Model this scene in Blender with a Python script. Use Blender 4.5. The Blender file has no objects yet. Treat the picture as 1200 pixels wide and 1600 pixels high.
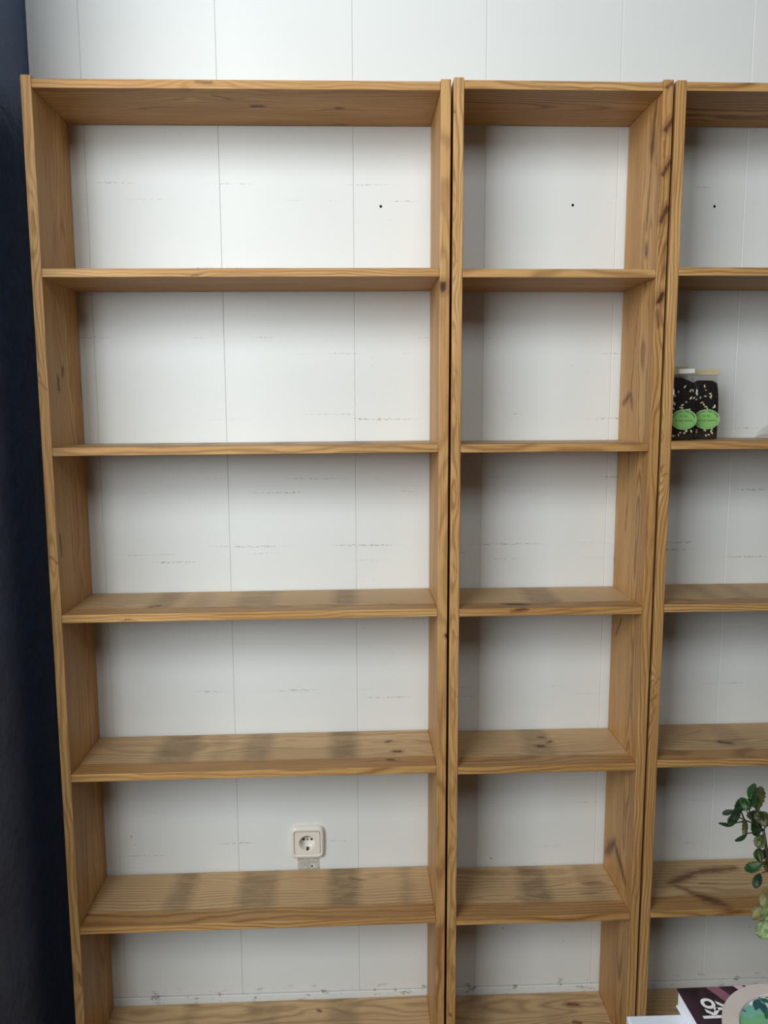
import bpy, bmesh, math, random
from mathutils import Vector, Matrix

random.seed(7)
scene = bpy.context.scene
COL = scene.collection

# ------------------------------------------------------------------ camera
FPX = 1228.157
CAM = Vector((0.59468, -1.57665, 1.38657))
PITCH, YAW, ROLL = (math.radians(a) for a in (-7.3997, -2.1842, 0.1782))
ROT = (Matrix.Rotation(YAW, 3, 'Z') @ Matrix.Rotation(PITCH, 3, 'X') @ Matrix.Rotation(ROLL, 3, 'Y'))
cam_data = bpy.data.cameras.new('camera')
cam_data.sensor_fit = 'VERTICAL'
cam_data.sensor_height = 36.0
cam_data.lens = FPX / 1600 * 36.0
cam_data.clip_start = 0.01
cam = bpy.data.objects.new('camera', cam_data)
COL.objects.link(cam)
ax_r, ax_f, ax_u = ROT.col[0], ROT.col[1], ROT.col[2]
m = Matrix((ax_r, ax_u, -ax_f)).transposed().to_4x4()
m.translation = CAM
cam.matrix_world = m
scene.camera = cam

# ------------------------------------------------------------------ light
world = bpy.data.worlds.new('world')
scene.world = world
world.use_nodes = True
world.node_tree.nodes['Background'].inputs[0].default_value = (0.80, 0.90, 1.0, 1)
world.node_tree.nodes['Background'].inputs[1].default_value = 0.6
# daylight through the shop window behind the viewer's left shoulder and ambient fill from an added opening further right
ROOM_X0, ROOM_X1, ROOM_Y0, FLOOR_Z, CEIL_Z = -2.9, 3.9, -2.65, -0.14, 3.80
WALL_X, PIER_Y = -0.077, -0.24          # navy pier beside the bookcases: its face and its free end
WIN_A = (-2.50, -0.14, 1.30, 3.40)      # x0, x1, z0, z1 of the large shop window
WIN_B = (0.35, 1.35, 2.45, 3.60)        # x0, x1, z0, z1 of the opening added for ambient fill
DAY = (0.91, 0.965, 1.0)


def area(name, loc, rot, sx, sy, energy, color):
    d = bpy.data.lights.new(name, 'AREA')
    d.shape = 'RECTANGLE'
    d.size, d.size_y = sx, sy
    d.energy = energy
    d.color = color
    o = bpy.data.objects.new(name, d)
    o.location = loc
    o.rotation_euler = rot
    COL.objects.link(o)
    return o


for nm, w, e in (('window_daylight', WIN_A, 180), ('window_daylight', WIN_B, 32)):  # second lamp is added ambient fill, not a known window
    area(nm, ((w[0] + w[1]) / 2, ROOM_Y0 - 0.08, (w[2] + w[3]) / 2), (math.radians(90), 0, 0), w[1] - w[0], w[3] - w[2], e, DAY)
vs = scene.view_settings
vs.view_transform = 'Standard'
vs.look = 'None'
vs.gamma = 1.0
vs.use_curve_mapping = False
vs.exposure = -0.25


# ------------------------------------------------------------------ photo pixel -> point on a plane of the place
def ray(px, py):
    return ax_r * ((px - 600) / FPX) + ax_f + ax_u * (-(py - 800) / FPX)


def at(axis, val, px, py):
    d = ray(px, py)
    return CAM + d * ((val - CAM[axis]) / d[axis])


# ------------------------------------------------------------------ node helpers
class NB:
    def __init__(self, name, rough=0.5, spec=0.5):
        self.mat = bpy.data.materials.new(name)
        self.mat.use_nodes = True
        self.nt = self.mat.node_tree
        self.bsdf = self.nt.nodes['Principled BSDF']
        self.bsdf.inputs['Roughness'].default_value = rough
        self.bsdf.inputs['Specular IOR Level'].default_value = spec

    def new(self, t, **kw):
        n = self.nt.nodes.new(t)
        for k, v in kw.items():
            setattr(n, k, v)
        return n

    def put(self, sock, v):
        if hasattr(v, 'is_linked') or hasattr(v, 'links'):
            self.nt.links.new(v, sock)
        else:
            if sock.type == 'RGBA' and len(v) == 3:
                v = (*v, 1)
            sock.default_value = v

    def m(self, op, a, b=0.0, c=0.0, clamp=False):
        n = self.new('ShaderNodeMath', operation=op, use_clamp=clamp)
        self.put(n.inputs[0], a); self.put(n.inputs[1], b); self.put(n.inputs[2], c)
        return n.outputs[0]

    def v(self, op, a, b=(0, 0, 0), scale=None):
        n = self.new('ShaderNodeVectorMath', operation=op)
        self.put(n.inputs[0], a); self.put(n.inputs[1], b)
        if scale is not None:
            self.put(n.inputs['Scale'], scale)
        return n.outputs['Value'] if op in ('LENGTH', 'DOT_PRODUCT', 'DISTANCE') else n.outputs['Vector']

    def sep(self, v):
        n = self.new('ShaderNodeSeparateXYZ'); self.put(n.inputs[0], v)
        return n.outputs[0], n.outputs[1], n.outputs[2]

    def comb(self, x, y, z):
        n = self.new('ShaderNodeCombineXYZ')
        for s, q in zip(n.inputs, (x, y, z)):
            self.put(s, q)
        return n.outputs[0]

    def noise(self, vec, scale=1.0, detail=2.0, rough=0.5, color=False):
        n = self.new('ShaderNodeTexNoise')
        self.put(n.inputs['Vector'], vec)
        n.inputs['Scale'].default_value = scale
        n.inputs['Detail'].default_value = detail
        n.inputs['Roughness'].default_value = rough
        return n.outputs['Color'] if color else n.outputs['Fac']

    def smooth(self, x, lo, hi, a=0.0, b=1.0):
        n = self.new('ShaderNodeMapRange', interpolation_type='SMOOTHSTEP')
        self.put(n.inputs[0], x)
        for i, q in enumerate((lo, hi, a, b)):
            self.put(n.inputs[i + 1], q)
        return n.outputs[0]

    def mix(self, fac, a, b, mode='MIX'):
        n = self.new('ShaderNodeMix', data_type='RGBA', blend_type=mode)
        self.put(n.inputs[0], fac); self.put(n.inputs[6], a); self.put(n.inputs[7], b)
        return n.outputs[2]

    def ramp(self, fac, stops):
        n = self.new('ShaderNodeValToRGB')
        el = n.color_ramp.elements
        while len(el) > 1:
            el.remove(el[-1])
        el[0].position = stops[0][0]
        el[0].color = (*stops[0][1], 1) if hasattr(stops[0][1], '__len__') else (stops[0][1],) * 3 + (1,)
        for p, c in stops[1:]:
            e = el.new(p)
            e.color = (*c, 1) if hasattr(c, '__len__') else (c, c, c, 1)
        self.put(n.inputs[0], fac)
        return n.outputs[0]

    def coords(self, kind='Object'):
        return self.new('ShaderNodeTexCoord').outputs[kind]

    def bump(self, height, strength, dist):
        n = self.new('ShaderNodeBump')
        n.inputs['Strength'].default_value = strength
        n.inputs['Distance'].default_value = dist
        self.put(n.inputs['Height'], height)
        self.nt.links.new(n.outputs[0], self.bsdf.inputs['Normal'])

    def color(self, c):
        self.put(self.bsdf.inputs['Base Color'], c)


def srgb(r, g, b):
    f = lambda c: c / 12.92 if c <= 0.04045 else ((c + 0.055) / 1.055) ** 2.4
    return tuple(f(x / 255) for x in (r, g, b))


def plain(name, col, rough=0.5, spec=0.5, var=0.06, nscale=40, bump=0.0, metal=0.0):
    n = NB(name, rough, spec)
    p = n.coords()
    k = n.noise(p, nscale, 3)
    dark = tuple(c * (1 - var) for c in col)
    light = tuple(min(1, c * (1 + var)) for c in col)
    n.color(n.mix(k, dark, light))
    n.bsdf.inputs['Metallic'].default_value = metal
    if bump:
        n.bump(k, bump, 0.002)
    return n.mat


# ------------------------------------------------------------------ mesh helpers
def link(name, mesh, mat=None, parent=None, loc=None, rot=None):
    o = bpy.data.objects.new(name, mesh)
    COL.objects.link(o)
    if mat is not None:
        mesh.materials.clear(); mesh.materials.append(mat)
    if parent is not None:
        o.parent = parent
    if loc is not None:
        o.location = loc
    if rot is not None:
        o.rotation_euler = rot
    return o


def to_mesh(bm, name, smooth=False):
    me = bpy.data.meshes.new(name)
    bmesh.ops.recalc_face_normals(bm, faces=bm.faces)
    bm.to_mesh(me); bm.free()
    if smooth:
        for p in me.polygons:
            p.use_smooth = True
    return me


def add_box(bm, x0, x1, y0, y1, z0, z1, bevel=0.0, seg=2):
    r = bmesh.ops.create_cube(bm, size=1.0)
    vs_ = r['verts']
    for v in vs_:
        v.co = Vector(((x0 + x1) / 2 + v.co.x * (x1 - x0), (y0 + y1) / 2 + v.co.y * (y1 - y0), (z0 + z1) / 2 + v.co.z * (z1 - z0)))
    if bevel:
        es = list({e for v in vs_ for e in v.link_edges})
        bmesh.ops.bevel(bm, geom=es, offset=bevel, segments=seg, affect='EDGES', profile=0.5)


def box(name, x0, x1, y0, y1, z0, z1, mat, parent=None, bevel=0.0, seg=2, loc=None, rot=None):
    bm = bmesh.new()
    add_box(bm, x0, x1, y0, y1, z0, z1, bevel, seg)
    return link(name, to_mesh(bm, name), mat, parent, loc, rot)


def tube(name, pts, radii, mat, parent=None, n=8, cap=True):
    bm = bmesh.new()
    rings = []
    up = Vector((0.3, 0.2, 1)).normalized()
    for i, p in enumerate(pts):
        d = (pts[min(i + 1, len(pts) - 1)] - pts[max(i - 1, 0)]).normalized()
        s = d.cross(up if abs(d.dot(up)) < 0.95 else Vector((1, 0, 0))).normalized()
        t = s.cross(d)
        r = radii[i] if hasattr(radii, '__len__') else radii
        rings.append([bm.verts.new(p + (s * math.cos(a) + t * math.sin(a)) * r) for a in [2 * math.pi * k / n for k in range(n)]])
    for a, b in zip(rings, rings[1:]):
        for k in range(n):
            bm.faces.new((a[k], a[(k + 1) % n], b[(k + 1) % n], b[k]))
    if cap:
        bm.faces.new(rings[0]); bm.faces.new(rings[-1])
    return link(name, to_mesh(bm, name, True), mat, parent)


def lathe(name, prof, mat, parent=None, n=40, loc=None, smooth=True, rot=None):
    bm = bmesh.new()
    rings = []
    for r, z in prof:
        if r < 1e-6:
            rings.append([bm.verts.new((0, 0, z))])
        else:
            rings.append([bm.verts.new((r * math.cos(2 * math.pi * k / n), r * math.sin(2 * math.pi * k / n), z)) for k in range(n)])
    for a, b in zip(rings, rings[1:]):
        for k in range(n):
            k2 = (k + 1) % n
            if len(a) == 1 and len(b) == 1:
                continue
            if len(a) == 1:
                bm.faces.new((a[0], b[k], b[k2]))
            elif len(b) == 1:
                bm.faces.new((a[k], a[k2], b[0]))
            else:
                bm.faces.new((a[k], a[k2], b[k2], b[k]))
    return link(name, to_mesh(bm, name, smooth), mat, parent, loc, rot)


def thing(name, loc, label, cat, group=None, rot=None):
    o = bpy.data.objects.new(name, None)
    o.empty_display_size = 0.05
    COL.objects.link(o)
    o.location = loc
    if rot:
        o.rotation_euler = rot
    o['label'] = label
    o['category'] = cat
    if group:
        o['group'] = group
    return o


def struct(o, label, cat=None):
    o['kind'] = 'structure'
    o['label'] = label
    o['category'] = cat or o.name.split('_')[0]
    return o


# ------------------------------------------------------------------ the room
D = 0.19165                 # depth of the bookcases; front edges lie at y = 0
WALL_Y = D + 0.004
TH, UP = 0.0165, 0.020      # shelf and upright thickness


def wall_white():
    n = NB('white_painted_panelling', 0.45, 0.4)
    p = n.coords()            # objects of the wall sit at the origin: object space = room space
    x, y, z = n.sep(p)
    zn = n.m('ADD', z, n.m('MULTIPLY', n.m('SUBTRACT', n.noise(n.v('MULTIPLY', p, (9, 1, 30)), 1, 2), 0.5), 0.006))
    lines = None
    for zz, eps in ((1.868, .0016), (1.835, .0014), (1.693, .0018), (1.545, .0016), (1.510, .0013), (1.378, .0018), (1.366, .0022), (1.342, .0020),
                    (1.233, .0024), (1.202, .0018), (1.080, .0020), (1.062, .0024), (1.045, .0013), (0.905, .0026), (0.876, .0016), (0.738, .0018),
                    (0.717, .0016), (0.566, .0018), (0.362, .0018), (0.335, .0010), (0.445, .0010)):
        c = n.m('COMPARE', zn, zz, eps)
        lines = c if lines is None else n.m('MAXIMUM', lines, c)
    frag = n.smooth(n.noise(n.v('MULTIPLY', p, (7, 1, 60)), 1, 1.5), 0.54, 0.68)
    grit = n.smooth(n.noise(n.v('MULTIPLY', p, (160, 1, 420)), 1, 3, 0.7), 0.46, 0.66)
    scuff = n.m('MULTIPLY', n.m('MULTIPLY', lines, frag), n.m('MULTIPLY', grit, 0.75))
    # grime gathered on the ledge at the foot of the panelling
    low = n.smooth(n.m('ABSOLUTE', n.m('SUBTRACT', z, -0.036)), 0.030, 0.0)
    g2 = n.smooth(n.noise(n.v('MULTIPLY', p, (34, 1, 60)), 1, 4, 0.7), 0.55, 0.70)
    grime = n.m('MULTIPLY', n.m('MULTIPLY', low, g2), 0.85)
    specks = n.smooth(n.noise(p, 90, 1.0), 0.80, 0.83)
    specks = n.m('MULTIPLY', specks, n.smooth(z, 0.6, 0.1, 0.1, 0.8))
    smudge = n.noise(n.v('MULTIPLY', p, (3, 1, 5)), 1, 3)
    base = n.mix(smudge, srgb(214, 215, 211), srgb(223, 224, 220))
    c = n.mix(scuff, base, srgb(96, 88, 78))
    c = n.mix(grime, c, srgb(70, 60, 48))
    c = n.mix(specks, c, srgb(70, 62, 54))
    n.color(c)
    h = n.noise(n.v('MULTIPLY', p, (60, 1, 240)), 1, 3)
    n.bump(h, 0.10, 0.0015)
    return n.mat


def wall_dark():
    n = NB('navy_painted_plaster', 0.5, 0.35)
    p = n.coords()
    k = n.noise(p, 5, 4)
    n.color(n.mix(k, srgb(54, 71, 104), srgb(66, 84, 116)))
    h1 = n.noise(n.v('MULTIPLY', p, (1, 22, 22)), 1, 5, 0.6)
    h2 = n.noise(p, 14, 3)
    n.bump(n.m('ADD', h1, n.m('MULTIPLY', h2, 1.5)), 0.8, 0.008)
    return n.mat


M_WHITE, M_NAVY = wall_white(), wall_dark()
M_ROOM = plain('pale_plaster', srgb(112, 106, 100), 0.8, 0.2, 0.03, 6)
M_FLOOR = plain('grey_brown_floor', srgb(70, 60, 50), 0.6, 0.3, 0.15, 8)

wall_back = struct(box('wall_back', WALL_X, ROOM_X1 + 0.2, WALL_Y + 0.010, WALL_Y + 0.2, FLOOR_Z, CEIL_Z, M_WHITE),
                   'white painted back wall of wide vertical panels behind the bookcases', 'wall')
edges = [WALL_X, 0.0300, 0.3125, 0.5990, 0.8837, 1.1745, 1.4590, 1.7440, 2.03, 2.315, 2.60, 2.885, 3.17, 3.455, 3.74, ROOM_X1]
for a, b in zip(edges, edges[1:]):
    bm = bmesh.new()
    add_box(bm, a + 0.00005, b - 0.00005, WALL_Y, WALL_Y + 0.0095, -0.033, CEIL_Z - 0.002, 0.0013, 1)
    if a < 0.4765 < b:      # cut-out for the socket box
        bm.faces.ensure_lookup_table()
        ff = min(bm.faces, key=lambda f: f.calc_center_median().y)
        fv = sorted(ff.verts, key=lambda v: math.atan2(v.co.z - 0.3635, v.co.x - 0.4765))
        bm.faces.remove(ff)
        fv = [min(fv, key=lambda v: -v.co.x * sx_ - v.co.z * sz_) for sx_, sz_ in ((-1, -1), (1, -1), (1, 1), (-1, 1))]
        r1 = [bm.verts.new((0.4765 + sx_ * .024, WALL_Y, 0.3635 + sz_ * .024)) for sx_, sz_ in ((-1, -1), (1, -1), (1, 1), (-1, 1))]
        r2 = [bm.verts.new((v.co.x, WALL_Y + .009, v.co.z)) for v in r1]
        for k in range(4):
            k2 = (k + 1) % 4
            bm.faces.new((fv[k], fv[k2], r1[k2], r1[k])); bm.faces.new((r1[k], r1[k2], r2[k2], r2[k]))
    link('wall_panel', to_mesh(bm, 'wall_panel'), M_WHITE, wall_back)
M_HOLE = plain('dark_hole', srgb(22, 20, 18), 0.9, 0.1)
for px, py in ((595, 322.5), (895, 320.5), (1116.5, 322.5)):
    q = at(1, WALL_Y, px, py)
    lathe('screw_hole', [(0, 0.0004), (0.0026, 0.0004), (0.0030, 0)], M_HOLE, wall_back, 14, (q.x, WALL_Y, q.z), rot=(math.radians(90), 0, 0))

bb = box('baseboard_back', WALL_X, ROOM_X1, WALL_Y - 0.0025, WALL_Y + 0.0098, FLOOR_Z, -0.0345, M_WHITE, bevel=0.0015)
struct(bb, 'low white baseboard with dirty upper edge under the panelled wall', 'baseboard')

bm = bmesh.new()
add_box(bm, WALL_X - 0.2, WALL_X, PIER_Y, WALL_Y + 0.2, FLOOR_Z, CEIL_Z)
struct(link('wall_left', to_mesh(bm, 'wall_left'), M_NAVY), 'dark navy painted plaster side wall left of the bookcases', 'wall')
bm = bmesh.new()
ya, yb = ROOM_Y0 - 0.2, ROOM_Y0
for xa, xb in ((ROOM_X0 - 0.2, WIN_A[0]), (WIN_A[1], WIN_B[0]), (WIN_B[1], ROOM_X1 + 0.2)):
    add_box(bm, xa, xb, ya, yb, FLOOR_Z, CEIL_Z)
for w in (WIN_A, WIN_B):
    add_box(bm, w[0], w[1], ya, yb, FLOOR_Z, w[2])
    add_box(bm, w[0], w[1], ya, yb, w[3], CEIL_Z)
struct(link('wall_front', to_mesh(bm, 'wall_front'), M_ROOM), 'pale plaster wall with a window and an added fill opening behind the viewer', 'wall')
struct(box('wall_right', ROOM_X1, ROOM_X1 + 0.2, ROOM_Y0, WALL_Y, FLOOR_Z, CEIL_Z, M_ROOM), 'pale plaster wall far to the right', 'wall')
bm = bmesh.new()
add_box(bm, ROOM_X0 - 0.2, ROOM_X0, ROOM_Y0, WALL_Y + 0.2, FLOOR_Z, CEIL_Z)
add_box(bm, ROOM_X0, WALL_X - 0.2, WALL_Y + 0.01, WALL_Y + 0.2, FLOOR_Z, CEIL_Z)
struct(link('wall_alcove', to_mesh(bm, 'wall_alcove'), M_ROOM), 'pale plaster walls of the window bay behind the navy pier', 'wall')
struct(box('floor', ROOM_X0 - 0.2, ROOM_X1 + 0.2, ROOM_Y0 - 0.2, WALL_Y + 0.2, FLOOR_Z - 0.1, FLOOR_Z, M_FLOOR), 'grey brown floor of the room', 'floor')
struct(box('ceiling', ROOM_X0 - 0.2, ROOM_X1 + 0.2, ROOM_Y0 - 0.2, WALL_Y + 0.2, CEIL_Z, CEIL_Z + 0.1, M_ROOM), 'pale plaster ceiling of the room', 'ceiling')
M_FRAME = plain('white_window_paint', srgb(228, 228, 224), 0.4)
for k, w in enumerate((WIN_A, WIN_B)):  # second frame dresses the added fill opening
    bm = bmesh.new()
    for xx in (w[0], (w[0] + w[1]) / 2 - 0.025, w[1] - 0.05):
        add_box(bm, xx, xx + 0.05, ya + 0.005, ya + 0.05, w[2], w[3])
    for zz in (w[2], w[3] - 0.05):
        add_box(bm, w[0], w[1], ya + 0.005, ya + 0.05, zz, zz + 0.05)
    struct(link('window_%d' % (k + 1), to_mesh(bm, 'window'), M_FRAME), ('large shop window behind the viewer to the left', 'added fill window behind the viewer')[k], 'window')


# ------------------------------------------------------------------ pine
def pine(name, swz, seed, knots=(), bands=None, length=1.0, tone=1.0, spacing=0.0075, contrast=0.55, top=False, wear=0.75):
    """solid pine: growth rings round a pith outside the board, bent by knots; swz orders (along, across, thick)"""
    rnd = random.Random(seed)
    n = NB(name, 0.5, 0.22)
    obj = n.coords()
    xyz = n.sep(obj)
    a, b, c = (xyz[i] for i in swz)
    P = n.comb(a, b, c)
    S = (rnd.uniform(-20, 20), rnd.uniform(-20, 20), rnd.uniform(-20, 20))
    Ps = n.v('ADD', P, S)
    warp = n.m('SUBTRACT', n.noise(n.v('MULTIPLY', Ps, (2.2, 7, 7)), 1, 2), 0.5)
    warp2 = n.m('SUBTRACT', n.noise(n.v('MULTIPLY', Ps, (14, 26, 26)), 1, 2), 0.5)
    b0, c0 = rnd.uniform(-0.02, 0.21), rnd.choice((-1, 1)) * rnd.uniform(0.03, 0.09)
    r = n.v('LENGTH', n.comb(0.0, n.m('SUBTRACT', b, b0), n.m('SUBTRACT', c, c0)))
    r = n.m('ADD', r, n.m('MULTIPLY', warp, 0.052))
    r = n.m('ADD', r, n.m('MULTIPLY', warp2, 0.0060))
    mask = None
    core = None
    jit = n.v('SCALE', n.v('SUBTRACT', n.noise(n.v('MULTIPLY', Ps, (50, 150, 150)), 1, 2, color=True), (0.5, 0.5, 0.5)), scale=0.009)
    Pj = n.v('ADD', P, jit)
    fray = n.m('MULTIPLY', n.m('SUBTRACT', n.noise(n.v('MULTIPLY', Ps, (30, 380, 380)), 1, 2), 0.42), 2.6) if knots else None
    for A, B, R, dark, bend in knots:
        A = Vector(tuple(A[i] for i in swz)); B = Vector(tuple(B[i] for i in swz))
        BA = B - A
        L2 = max(BA.length_squared, 1e-9)
        pa = n.v('SUBTRACT', Pj, tuple(A))
        h = n.m('MULTIPLY', n.v('DOT_PRODUCT', pa, tuple(BA)), 1.0 / L2, clamp=True)
        dv = n.v('SUBTRACT', pa, n.v('SCALE', tuple(BA), scale=h))
        d = n.v('LENGTH', dv)
        if BA.length > 0.03:
            R = R * 1.45
        if BA.length > 0.03:        # long streaks taper towards both ends and fray along the grain
            tp_ = n.m('SINE', n.m('MULTIPLY', h, math.pi))
            d = n.m('ADD', n.m('ADD', d, n.m('MULTIPLY', n.m('SUBTRACT', 1.0, tp_), R * 0.35)), n.m('MULTIPLY', fray, R * 0.8))
        mk = n.smooth(d, R * 1.7, R * 0.25, 0.0, dark)
        mask = mk if mask is None else n.m('MAXIMUM', mask, mk)
        ck = n.smooth(d, R * 0.95, R * 0.15, 0.0, max(0.0, dark - 0.45) * 1.7)
        core = ck if core is None else n.m('MAXIMUM', core, ck)
        if dark >= 0.75 and BA.length < 0.03:       # lighter ring of bark round a round knot
            hk = n.smooth(d, R * 2.8, R * 1.0, 0.0, 0.42)
            mask = n.m('MAXIMUM', mask, hk)
        if bend:
            dl = n.v('LENGTH', n.v('MULTIPLY', n.v('SUBTRACT', P, tuple((A + B) / 2)), (0.17, 1, 1)))
            e = n.m('DIVIDE', dl, R * 2.4 + BA.length * 0.10)
            g = n.m('EXPONENT', n.m('MULTIPLY', n.m('MULTIPLY', e, e), -1.0))
            r = n.m('ADD', r, n.m('MULTIPLY', g, bend))
    ph = n.m('MULTIPLY', r, 2 * math.pi / spacing)
    s1 = n.m('MULTIPLY_ADD', n.m('SINE', ph), 0.5, 0.5)
    late = n.m('POWER', s1, 2.2)
    late = n.m('MULTIPLY', late, n.smooth(n.noise(n.v('MULTIPLY', Ps, (1.5, 9, 9)), 1, 2), 0.3, 0.7, 0.45, 1.0))
    fib = n.noise(n.v('MULTIPLY', Ps, (9, 420, 420)), 1, 3, 0.6)
    broad = n.noise(n.v('MULTIPLY', Ps, (2.0, 16, 16)), 1, 2)
    t = tone
    early = tuple(q * t for q in srgb(206, 162, 104))
    warm = tuple(q * t for q in srgb(189, 142, 86))
    latec = tuple(q * t for q in srgb(116, 74, 38))
    base = n.mix(n.smooth(broad, 0.3, 0.7), early, warm)
    col = n.mix(n.m('MULTIPLY', late, contrast), base, latec)
    col = n.mix(n.m('MULTIPLY', n.smooth(fib, 0.46, 0.76), 0.62), col, tuple(q * t for q in srgb(128, 86, 50)))
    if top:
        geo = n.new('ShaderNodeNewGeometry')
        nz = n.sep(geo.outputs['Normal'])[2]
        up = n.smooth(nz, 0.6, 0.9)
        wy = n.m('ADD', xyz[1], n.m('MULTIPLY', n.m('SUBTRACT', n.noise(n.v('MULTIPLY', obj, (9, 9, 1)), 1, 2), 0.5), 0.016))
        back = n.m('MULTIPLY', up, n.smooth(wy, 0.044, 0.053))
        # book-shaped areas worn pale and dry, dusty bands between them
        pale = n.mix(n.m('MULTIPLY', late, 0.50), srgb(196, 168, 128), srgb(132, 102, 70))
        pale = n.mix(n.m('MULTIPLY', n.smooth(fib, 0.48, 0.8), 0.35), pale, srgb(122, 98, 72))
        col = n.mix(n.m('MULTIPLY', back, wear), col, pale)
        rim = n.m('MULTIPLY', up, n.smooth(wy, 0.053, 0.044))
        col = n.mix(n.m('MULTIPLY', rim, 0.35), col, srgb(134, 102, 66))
        if bands:
            wx = n.m('ADD', xyz[0], n.m('MULTIPLY', n.m('SUBTRACT', n.noise(n.v('MULTIPLY', obj, (14, 22, 1)), 1, 3), 0.5), 0.022))
            stops = []
            soft = 0.013
            for q0, q1, st in sorted(bands):
                stops += [(q0 - soft, 0.0), (q0 + soft, st), (q1 - soft, st), (q1 + soft, 0.0)]
            stops = [(min(max(p_ / length, 0.0), 1.0), v_) for p_, v_ in stops]
            bm_ = n.ramp(n.m('DIVIDE', wx, length), stops)
            patch = n.smooth(n.noise(n.v('MULTIPLY', Ps, (18, 60, 1)), 1, 4, 0.65), 0.25, 0.65, 0.45, 1.0)
            dirt = n.m('MULTIPLY', n.m('MULTIPLY', bm_, n.m('MULTIPLY', up, n.smooth(wy, 0.030, 0.060))), patch)
            col = n.mix(n.m('MULTIPLY', dirt, .80), col, srgb(104, 87, 64))
        dust = n.smooth(n.noise(n.v('MULTIPLY', Ps, (70, 110, 1)), 1, 3, 0.7), 0.66, 0.74)
        col = n.mix(n.m('MULTIPLY', n.m('MULTIPLY', dust, up), 0.30), col, srgb(70, 58, 44))
    if mask is not None:
        col = n.mix(mask, col, srgb(108, 66, 40))
        col = n.mix(core, col, srgb(48, 30, 22))
    n.color(col)
    n.bump(fib, 0.12, 0.0012)
    return n.mat


# ------------------------------------------------------------------ bookcases
UNITS = {
    'L': dict(x=0.0, w=0.765, slope=0.00524, z=[2.0000, 1.6573, 1.3143, 0.9756, 0.6346, 0.2903, -0.0527],
              label='wide pine bookcase standing next to the navy wall, socket seen through it'),
    'M': dict(x=0.80994, w=0.38377, slope=0.00146, z=[2.0071, 1.6597, 1.3173, 0.9783, 0.6343, 0.2873, -0.0520],
              label='narrow empty pine bookcase in the middle between two others'),
    'R': dict(x=1.23932, w=0.765, slope=0.0, z=[2.0089, 1.6642, 1.3213, 0.9819, 0.6403, 0.2923, -0.0500],
              label='pine bookcase at the right edge with tea bags on a shelf'),
}
# dusty bands, in photo columns along each shelf (index from the top)
BANDS = {
    'L2': [(225, 270, .5), (310, 335, .6), (425, 462, .7), (545, 580, .7)],
    'L3': [(240, 278, .65), (372, 432, .55), (520, 558, .8), (300, 330, .3)],
    'L4': [(246, 308, .85), (382, 424, .65), (515, 560, .85), (335, 350, .3)],
    'L5': [(266, 302, .75), (374, 432, .70), (512, 562, .9), (625, 645, .5)],
    'L6': [(278, 300, .5), (385, 430, .5), (510, 560, .6)],
    'M3': [(818, 866, .7)], 'M4': [(816, 862, .6)], 'M5': [(810, 856, .85), (905, 940, .45)], 'M6': [(735, 765, .5), (850, 880, .3)],
    'R3': [(1085, 1112, .45), (1140, 1162, .4)], 'R4': [(1118, 1160, .35)],
}
MIDROW = {2: 692, 3: 940, 4: 1178, 5: 1400, 6: 1585}
# knots and streaks: board, face, px of both ends, radius, darkness, ring bend
KN = {}


def kn(board, face, x0, y0, x1, y1, r, dark=0.9, bend=0.012):
    KN.setdefault(board, []).append((face, x0, y0, x1, y1, r, dark, bend))


kn('L0', 'under', 330, 148, 362, 156, .0035, .55, .020); kn('L0', 'under', 395, 166, 410, 166, .0045, .95, .010)
kn('L0', 'under', 527, 169, 533, 169, .0040, .9, .010); kn('L0', 'front', 305, 128, 330, 128, .0030, .55, .018)
kn('L0', 'under', 95, 167, 112, 168, .0018, .4, .008); kn('L0', 'under', 520, 194, 545, 195, .0025, .6, .008)
kn('L0', 'under', 230, 168, 262, 167, .0015, .45, .010)
kn('L1', 'under', 540, 440, 600, 436, .0012, .5, .0); kn('L1', 'front', 300, 431, 308, 431, .0015, .8, .006)
kn('L3', 'top', 233, 949, 250, 946, .0035, .9, .012); kn('L3', 'front', 196, 968, 206, 968, .0015, .7, .006)
kn('L4', 'top', 604, 1159, 609, 1158, .0040, .85, .010); kn('L4', 'top', 616, 1174, 625, 1174, .0050, .9, .014)
kn('L4', 'top', 607, 1187, 614, 1187, .0042, .95, .010)
kn('L5', 'top', 375, 1379, 432, 1376, .0030, .35, .02); kn('L5', 'top', 545, 1372, 572, 1376, .0035, .5, .02)
kn('L6', 'top', 497, 1579, 500, 1580, .0030, .9, .006)
kn('M1', 'under', 893, 443, 918, 443, .0035, .6, .012)
kn('M3', 'top', 786, 944, 828, 945, .0085, 1.0, .016); kn('M3', 'front', 800, 955, 824, 952, .0045, .7, .008)
kn('M4', 'top', 843, 1152, 849, 1152, .0038, .85, .010); kn('M4', 'top', 841, 1166, 848, 1166, .0055, .9, .014)
kn('M4', 'top', 856, 1160, 861, 1158, .0035, .8, .008)
kn('M5', 'top', 760, 1400, 800, 1398, .0020, .35, .020); kn('M5', 'top', 905, 1380, 940, 1378, .0022, .6, .016)
kn('M5', 'top', 812, 1362, 850, 1360, .0022, .5, .0); kn('M5', 'top', 905, 1396, 935, 1395, .0020, .5, .0)
kn('M6', 'top', 888, 1569, 902, 1570, .0060, .75, .018); kn('M6', 'top', 897, 1597, 906, 1598, .0060, .7, .016)
kn('R4', 'top', 1125, 1159, 1140, 1161, .0065, .85, .016); kn('R4', 'top', 1060, 1150, 1100, 1141, .0016, .45, .0)
kn('R5', 'top', 1048, 1380, 1092, 1361, .0110, .70, .010); kn('R5', 'top', 1084, 1363, 1148, 1356, .0120, .72, .0)
kn('R5', 'top', 1048, 1380, 1098, 1402, .0080, .6, .0); kn('R5', 'top', 1084, 1396, 1134, 1415, .0135, .75, .0)
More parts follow.
